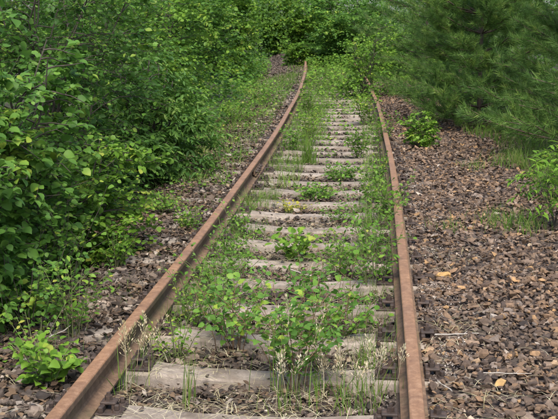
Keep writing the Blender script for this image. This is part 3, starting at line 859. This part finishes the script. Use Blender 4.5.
# ---- feather-leaved sapling at the right edge
def pinnate(label, x, y, h, nst, seed, name='feather_leaved_sapling', rad=.3, ll=.07, nleaf=7):
    r = np.random.default_rng(seed); z = float(np.maximum(bed_z(to_t(x, y), y), ground_z(x, y)))
    stems = []; LP = []; LD = []; LN = []; LS = []
    for i in range(nst):
        az = 2 * math.pi * (i + r.random()) / nst
        P = arc((x, y, z), az, rad * r.uniform(.2, .7), h * r.uniform(.6, 1), 7, 1.2, .015, r); stems.append((P, .005, .002))
        for j in range(nleaf):
            u = .2 + .8 * (j + r.random() * .6) / nleaf
            s, d = along(P, np.array([min(u, .99)])); a = r.uniform(0, 6.28); L = r.uniform(.2, .34)
            Q = arc(s[0], a, L, L * r.uniform(.1, .6), 7, 1.0, .004, r, droop=L * .35); stems.append((Q, .002, .001))
            n = 13
            uu = np.concatenate([np.repeat(np.linspace(.2, .95, 6), 2), [1.0]])
            p, D_, N_ = leaves_on(Q, uu, r, spread=1.2, flat=.15, droop=.12)
            LP.append(p); LD.append(D_); LN.append(N_); LS.append(ll * r.uniform(.8, 1.1, n))
    build_plant(name, label, 'sapling', (x, y, z), stems, LP, LD, LN, LS, 'lance', M['fresh'], M['bark'], 'feather-leaved saplings on the right')
pinnate('feather-leaved bright green sapling at the right edge, growing out of the ballast', 2.32, 8.75, .75, 6, 91, ll=.085)
pinnate('small feather-leaved sapling just behind the one at the right edge', 2.75, 10.2, .6, 4, 92, ll=.08)

# ---- grass
def blades(acc, P, h, r, wd=.004, bend=.5, seg=4):
    n = len(P); az = r.uniform(0, 2 * math.pi, n); u = np.linspace(0, 1, seg)
    L = h * r.uniform(.55, 1.15, n); k = bend * r.uniform(.2, 1.3, n)
    dx = np.stack([np.cos(az), np.sin(az)], 1)
    C = np.zeros((n, seg, 3))
    C[:, :, :2] = P[:, None, :2] + dx[:, None, :] * (L * k)[:, None, None] * (u ** 1.8)[None, :, None]
    C[:, :, 2] = P[:, None, 2] + L[:, None] * (u[None] - .45 * k[:, None] * u[None] ** 2.4)
    a2 = r.uniform(0, 2 * math.pi, n)
    sd = np.stack([np.cos(a2), np.sin(a2), np.zeros(n)], 1)
    wv = (wd * (1 - u ** 1.6) + .0004)[None, :, None] * r.uniform(.7, 1.3, (n, 1, 1))
    A = C - sd[:, None] * wv * .5; Bq = C + sd[:, None] * wv * .5
    V = np.stack([A, Bq], 2).reshape(n, seg * 2, 3)
    f = np.array([[2 * q, 2 * q + 1, 2 * q + 3, 2 * q + 2] for q in range(seg - 1)])
    F = (f[None] + (np.arange(n) * seg * 2)[:, None, None]).reshape(-1, 4)
    acc.add(V.reshape(-1, 3), F)

def scatter(y0, y1, t0, t1, n, seed, thr=-.2, k=1.6):
    r = np.random.default_rng(seed)
    y = r.uniform(y0, y1, n); t = r.uniform(t0, t1, n)
    keep = (wob(t, y, k, seed) + r.normal(0, .25, n) > thr) & (np.abs(np.abs(t) - .7525) > .05)
    y, t = y[keep], t[keep]; x, yw = track(y, t)
    z = np.maximum(bed_z(t, y) - .02, ground_z(x, yw))
    return np.stack([x, yw, z], 1), r

acc = Acc()
for (a, b, t0, t1, n, h, wd, thr) in [(5.2, 11, -.70, -.36, 2600, .18, .0035, -.05), (11, 20, -.70, -.25, 3600, .24, .005, -.1), (15, 22, -.68, -.1, 2200, .22, .006, .05),
                                      (22, 48, -.72, 1.6, 6500, .30, .010, -.2), (8, 18, .45, .70, 1700, .25, .0045, .05), (5, 9, .35, .70, 1300, .2, .0035, -.05),
                                      (5, 14, -.45, .45, 1300, .09, .0035, .3), (26, 50, -1.3, -.7, 1500, .22, .010, .1), (11, 30, -2.2, -1.0, 8000, .17, .006, -.1), (5, 11, -1.9, -.85, 900, .10, .0035, .3)]:
    P, r = scatter(a, b, t0, t1, n, int(a * 10 + n), thr)
    blades(acc, P, h, r, wd)
o = link('grass', acc.mesh('grass'), M['grass']); tag(o, 'patchy green grass growing through the ballast between and along the rails', 'grass', kind='stuff')

acc = Acc()
for (a, b, t0, t1, n, h, wd, thr) in [(4, 9, 2.5, 4.6, 2600, .2, .005, -.35), (9, 15, 2.25, 4.6, 6500, .2, .006, -.35), (15, 24, 1.95, 4.5, 6500, .24, .009, -.3), (24, 48, 1.6, 5.5, 6000, .35, .015, -.5)]:
    P, r = scatter(a, b, t0, t1, n, int(a * 7 + n), thr)
    blades(acc, P, h, r, wd, .5, 3)
o = link('verge_grass', acc.mesh('verge_grass'), M['grass']); tag(o, 'green grass under the pines along the right edge of the ballast', 'grass', kind='stuff')

# low leafy cover beneath the shrubs and pines
def cover(name, label, zones, mat, seed):
    acc = Acc(); r = np.random.default_rng(seed); tv, tf = LEAF['cheap']
    for (a, b, t0, t1, n, ls, h, thr) in zones:
        P, _ = scatter(a, b, t0, t1, n, seed + int(a), thr, 1.1)
        P[:, 2] += h * r.random(len(P)) ** 1.4
        az = r.uniform(0, 6.28, len(P))
        D_, B_, N_ = frames(np.stack([np.cos(az), np.sin(az), r.normal(0, .3, len(P))], 1), nrm(np.array([0, 0, 1.]) + r.normal(0, .35, (len(P), 3))))
        stamp(acc, tv, tf, P, D_, B_, N_, ls * r.uniform(.6, 1.2, len(P)))
    o = link(name, acc.mesh(name, True), mat); tag(o, label, 'undergrowth', kind='stuff')
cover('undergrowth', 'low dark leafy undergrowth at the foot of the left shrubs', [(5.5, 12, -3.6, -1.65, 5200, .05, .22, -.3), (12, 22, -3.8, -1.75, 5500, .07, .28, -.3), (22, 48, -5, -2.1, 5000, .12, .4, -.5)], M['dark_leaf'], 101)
cover('right_undergrowth', 'low leafy undergrowth beneath the right-hand pines', [(3.5, 9, 2.8, 5.0, 2200, .05, .2, -.2), (9, 16, 2.7, 5.5, 4200, .05, .22, -.2), (16, 28, 2.3, 6, 5200, .08, .3, -.3), (28, 50, 1.8, 6, 5000, .13, .5, -.5)], M['weed'], 102)

cover('track_weeds', 'low leafy weeds matted between the rails toward their vanishing end', [(13, 19, -.68, .1, 1500, .045, .16, .15), (17, 23, -.7, .0, 1700, .05, .22, .0), (18.5, 23, -.1, .7, 1500, .05, .22, .0), (22.5, 48, -.68, 2.4, 11000, .085, .5, -.5), (6, 13, -.68, -.35, 900, .032, .10, .15), (6, 14, .4, .7, 900, .034, .14, .1)], M['fresh'], 103)
cover('cess_weeds', 'low green weeds and creepers covering the strip left of the left rail', [(10.5, 17, -2.3, -.95, 4200, .042, .12, .02), (17, 27, -2.4, -1.0, 5200, .055, .18, .05), (26, 40, -2.8, -1.9, 2600, .09, .3, .0), (5, 10.5, -2.2, -1.3, 1500, .04, .1, .15)], M['weed'], 104)

# ---- grass tufts one can pick out
def tuft(label, y, t, n, h, rad, seed, mat='grass', heads=0, wd=.0045, group='grass tufts', bend=.5):
    r = np.random.default_rng(seed); x, yw = track(y, t); z = float(max(bed_z(t, y), ground_z(x, yw))) - .01
    root = empty('grass_tuft', (float(x), float(yw), z)); tag(root, label, 'grass', group)
    P = np.stack([r.normal(0, rad * .4, n), r.normal(0, rad * .4, n), np.zeros(n)], 1)
    acc = Acc(); blades(acc, P, h, r, wd, bend)
    o = link('blades', acc.mesh('blades'), M[mat], root); tag(o, kind='stuff')
    for q in range(heads):
        az = r.uniform(0, 6.28); hh = h * r.uniform(1.1, 1.6); S_ = arc((r.normal(0, rad * .3), r.normal(0, rad * .3), 0), az, hh * r.uniform(.05, .3), hh, 7, 1.6, .004, r)
        a = Acc(); tube(a, S_, .0016, .0008, 3)
        st = link('stalk', a.mesh('stalk', True), M['grass'] if r.random() < .5 else M['straw'], root)
        m = 44; u = np.linspace(.60, 1.0, m); p, d = along(S_, u)
        wdt = .024 * np.sin(np.linspace(.35, 1, m) * math.pi) + .004
        az2 = r.uniform(0, 6.28, m); off = np.stack([np.cos(az2), np.sin(az2), r.uniform(.2, .8, m)], 1) * wdt[:, None] * r.uniform(.3, 1, (m, 1))
        tv, tf = LEAF['cheap_thin']; D_, B_, N_ = frames(nrm(off + d * .02), r.normal(size=(m, 3)))
        a = Acc(); stamp(a, tv, tf, p + off, D_, B_, N_, r.uniform(.012, .020, m))
        br = off * .98
        for e in range(0, m, 4): tube(a, np.stack([p[e], p[e] + br[e] * .5, p[e] + br[e]]), .0006, .0004, 3)
        sh = link('seed_head', a.mesh('seed_head', True), M['straw'], st); tag(sh, kind='stuff')
tuft('tuft with pale feathery seed heads at the bottom, right of the largest sapling', 4.95, .36, 34, .20, .18, 111, heads=5)
tuft('pale seed-headed tuft at the bottom between the sleepers, beside the right rail', 5.0, .56, 40, .19, .16, 112, heads=4)
tuft('grass with bent straw seed heads hanging by the inner face of the left rail', 5.2, -.60, 22, .22, .10, 113, heads=5, bend=.9)
tuft('seed-headed grass rising from the bottom edge right of the centre', 4.75, .16, 20, .25, .14, 131, heads=3, bend=.3)
tuft('feathery straw-coloured grass at the bottom edge against the right rail', 4.72, .52, 24, .22, .14, 132, heads=3, bend=.4)
tuft('thin grass with drooping seed heads crossing in front of the near left rail', 4.95, -.66, 16, .26, .08, 133, heads=3, bend=.5)
tuft('tall thin green blades at the bottom edge, left of centre', 4.82, -.32, 14, .36, .07, 114, wd=.006, bend=.2)
tuft('thin upright green stalks in front of the largest sapling', 5.0, .12, 14, .42, .16, 115, heads=2, bend=.2)
tuft('green grass tuft by the right rail beside the third sleeper', 5.35, .52, 26, .24, .10, 116, wd=.005, bend=.35)
tuft('yellowing grass tuft on the right ballast, near the feather-leaved sapling', 8.9, 1.72, 260, .2, .42, 117, wd=.0045)
tuft('small wispy tuft alone in the middle of the right ballast', 8.7, 1.15, 40, .12, .2, 118)
tuft('light green tuft at the top edge of the ballast under the pines', 12.6, 2.2, 170, .28, .34, 119, wd=.006)
tuft('tall grass tuft inside the left rail, beyond the low clumps', 12.9, -.22, 120, .42, .13, 120, wd=.007, bend=.3)
tuft('grass tuft at the left rail beside the sleepers with bare ends', 9.7, -.6, 60, .28, .12, 121, wd=.005)
tuft('low grass tuft right of the small bush on the ballast', 12.2, 1.75, 60, .15, .25, 122, wd=.005)

# ---- litter, straw, sticks
acc = Acc(); tv, tf = LEAF['cheap']
for (a, b, t0, t1, n, s, thr) in [(4.3, 10, -2.3, -.82, 11000, .04, -.5), (10, 20, -2.2, -.82, 8000, .05, -.5), (4.3, 12, -.68, .68, 6500, .036, -.3), (4.5, 12, 1.6, 2.6, 500, .045, .1)]:
    P, r = scatter(a, b, t0, t1, n, 300 + n, thr)
    t_ = to_t(P[:, 0], P[:, 1]); P[:, 2] = bed_z(t_, P[:, 1]) + r.uniform(.0, .03, len(P))
    P = P[~((near_sleeper(P[:, 1]) < .13) & (np.abs(t_) < 1.3) & (r.random(len(P)) < .85))]
    D_, B_, N_ = rand_frames(len(P), .4, r)
    stamp(acc, tv, tf, P, D_, B_, N_, s * r.uniform(.5, 1.2, len(P)))
o = link('leaf_litter', acc.mesh('leaf_litter'), M['litter']); tag(o, 'scattered brown dead leaves on the ballast beside the left shrubs', 'leaf litter', kind='stuff')
acc = Acc()
for (a, b, t0, t1, n, thr) in [(4.3, 9, -.68, .68, 3600, -.2), (4.3, 8, .82, 1.3, 500, 0), (4.3, 10, -1.7, -.82, 500, 0), (4.5, 9, 1.3, 2.2, 160, 0)]:
    P, r = scatter(a, b, t0, t1, n, 500 + n, thr)
    t_ = to_t(P[:, 0], P[:, 1]); P[:, 2] = bed_z(t_, P[:, 1]) + r.uniform(.005, .03, len(P))
    P[:, 2] = np.where((near_sleeper(P[:, 1]) < .13) & (np.abs(t_) < .8), .004, P[:, 2])
    az = r.uniform(0, 6.28, len(P)); L = r.uniform(.04, .16, len(P)); wd = r.uniform(.0012, .003, len(P))
    d = np.stack([np.cos(az), np.sin(az), r.normal(0, .08, len(P))], 1) * L[:, None] * .5
    s = np.stack([-np.sin(az), np.cos(az), np.zeros(len(P))], 1) * wd[:, None] * .5
    up = np.array([0, 0, .008])
    V = np.stack([P - d - s, P - d + s, P + up + s, P + up - s, P + d + s, P + d - s], 1)
    f = np.array([[0, 1, 2, 3], [3, 2, 4, 5]])
    acc.add(V.reshape(-1, 3), (f[None] + (np.arange(len(P)) * 6)[:, None, None]).reshape(-1, 4))
o = link('dry_straw', acc.mesh('dry_straw'), M['straw']); tag(o, 'pale dry straw strewn between the sleepers and along the rails', 'straw', kind='stuff')

def stick(label, x, y, L, az, seed, rr=.005, z=.03):
    r = np.random.default_rng(seed); n = 7
    u = np.linspace(-.5, .5, n)
    P = np.stack([u * L * math.cos(az), u * L * math.sin(az), np.zeros(n)], 1) + r.normal(0, L * .012, (n, 3)); P[:, 2] = np.abs(P[:, 2]) * .5
    a = Acc(); tube(a, P, rr, rr * .5, 5)
    q = P[4]; tube(a, np.stack([q, q + [L * .12 * math.cos(az + .7), L * .12 * math.sin(az + .7), .01]]), rr * .5, rr * .3, 4)
    o = link('dry_stick', a.mesh('dry_stick', True), M['stick']); o.location = (x, y, float(bed_z(to_t(x, y), y)) + z)
    tag(o, label, 'stick', 'dry sticks on the ballast')
stick('bleached stick lying level on the right ballast, the longest there', .98, 5.62, .26, .1, 201)
stick('thin pale twig near the bottom right corner', 1.12, 4.97, .24, -.05, 202, .003)
stick('short white stick pointing at the viewer, right ballast near the bottom', .80, 4.88, .16, 1.9, 203, .004)
stick('dry stick lying across the track above the round-leaved clump', .18, 7.25, .34, -.9, 204, .005)
stick('bent dead stick beside the left rail, mid track', -.5, 8.9, .4, 1.0, 205, .006, .06)
stick('long dead twig leaning on the left ballast, bottom left', -1.28, 5.5, .6, 1.25, 206, .005, .08)
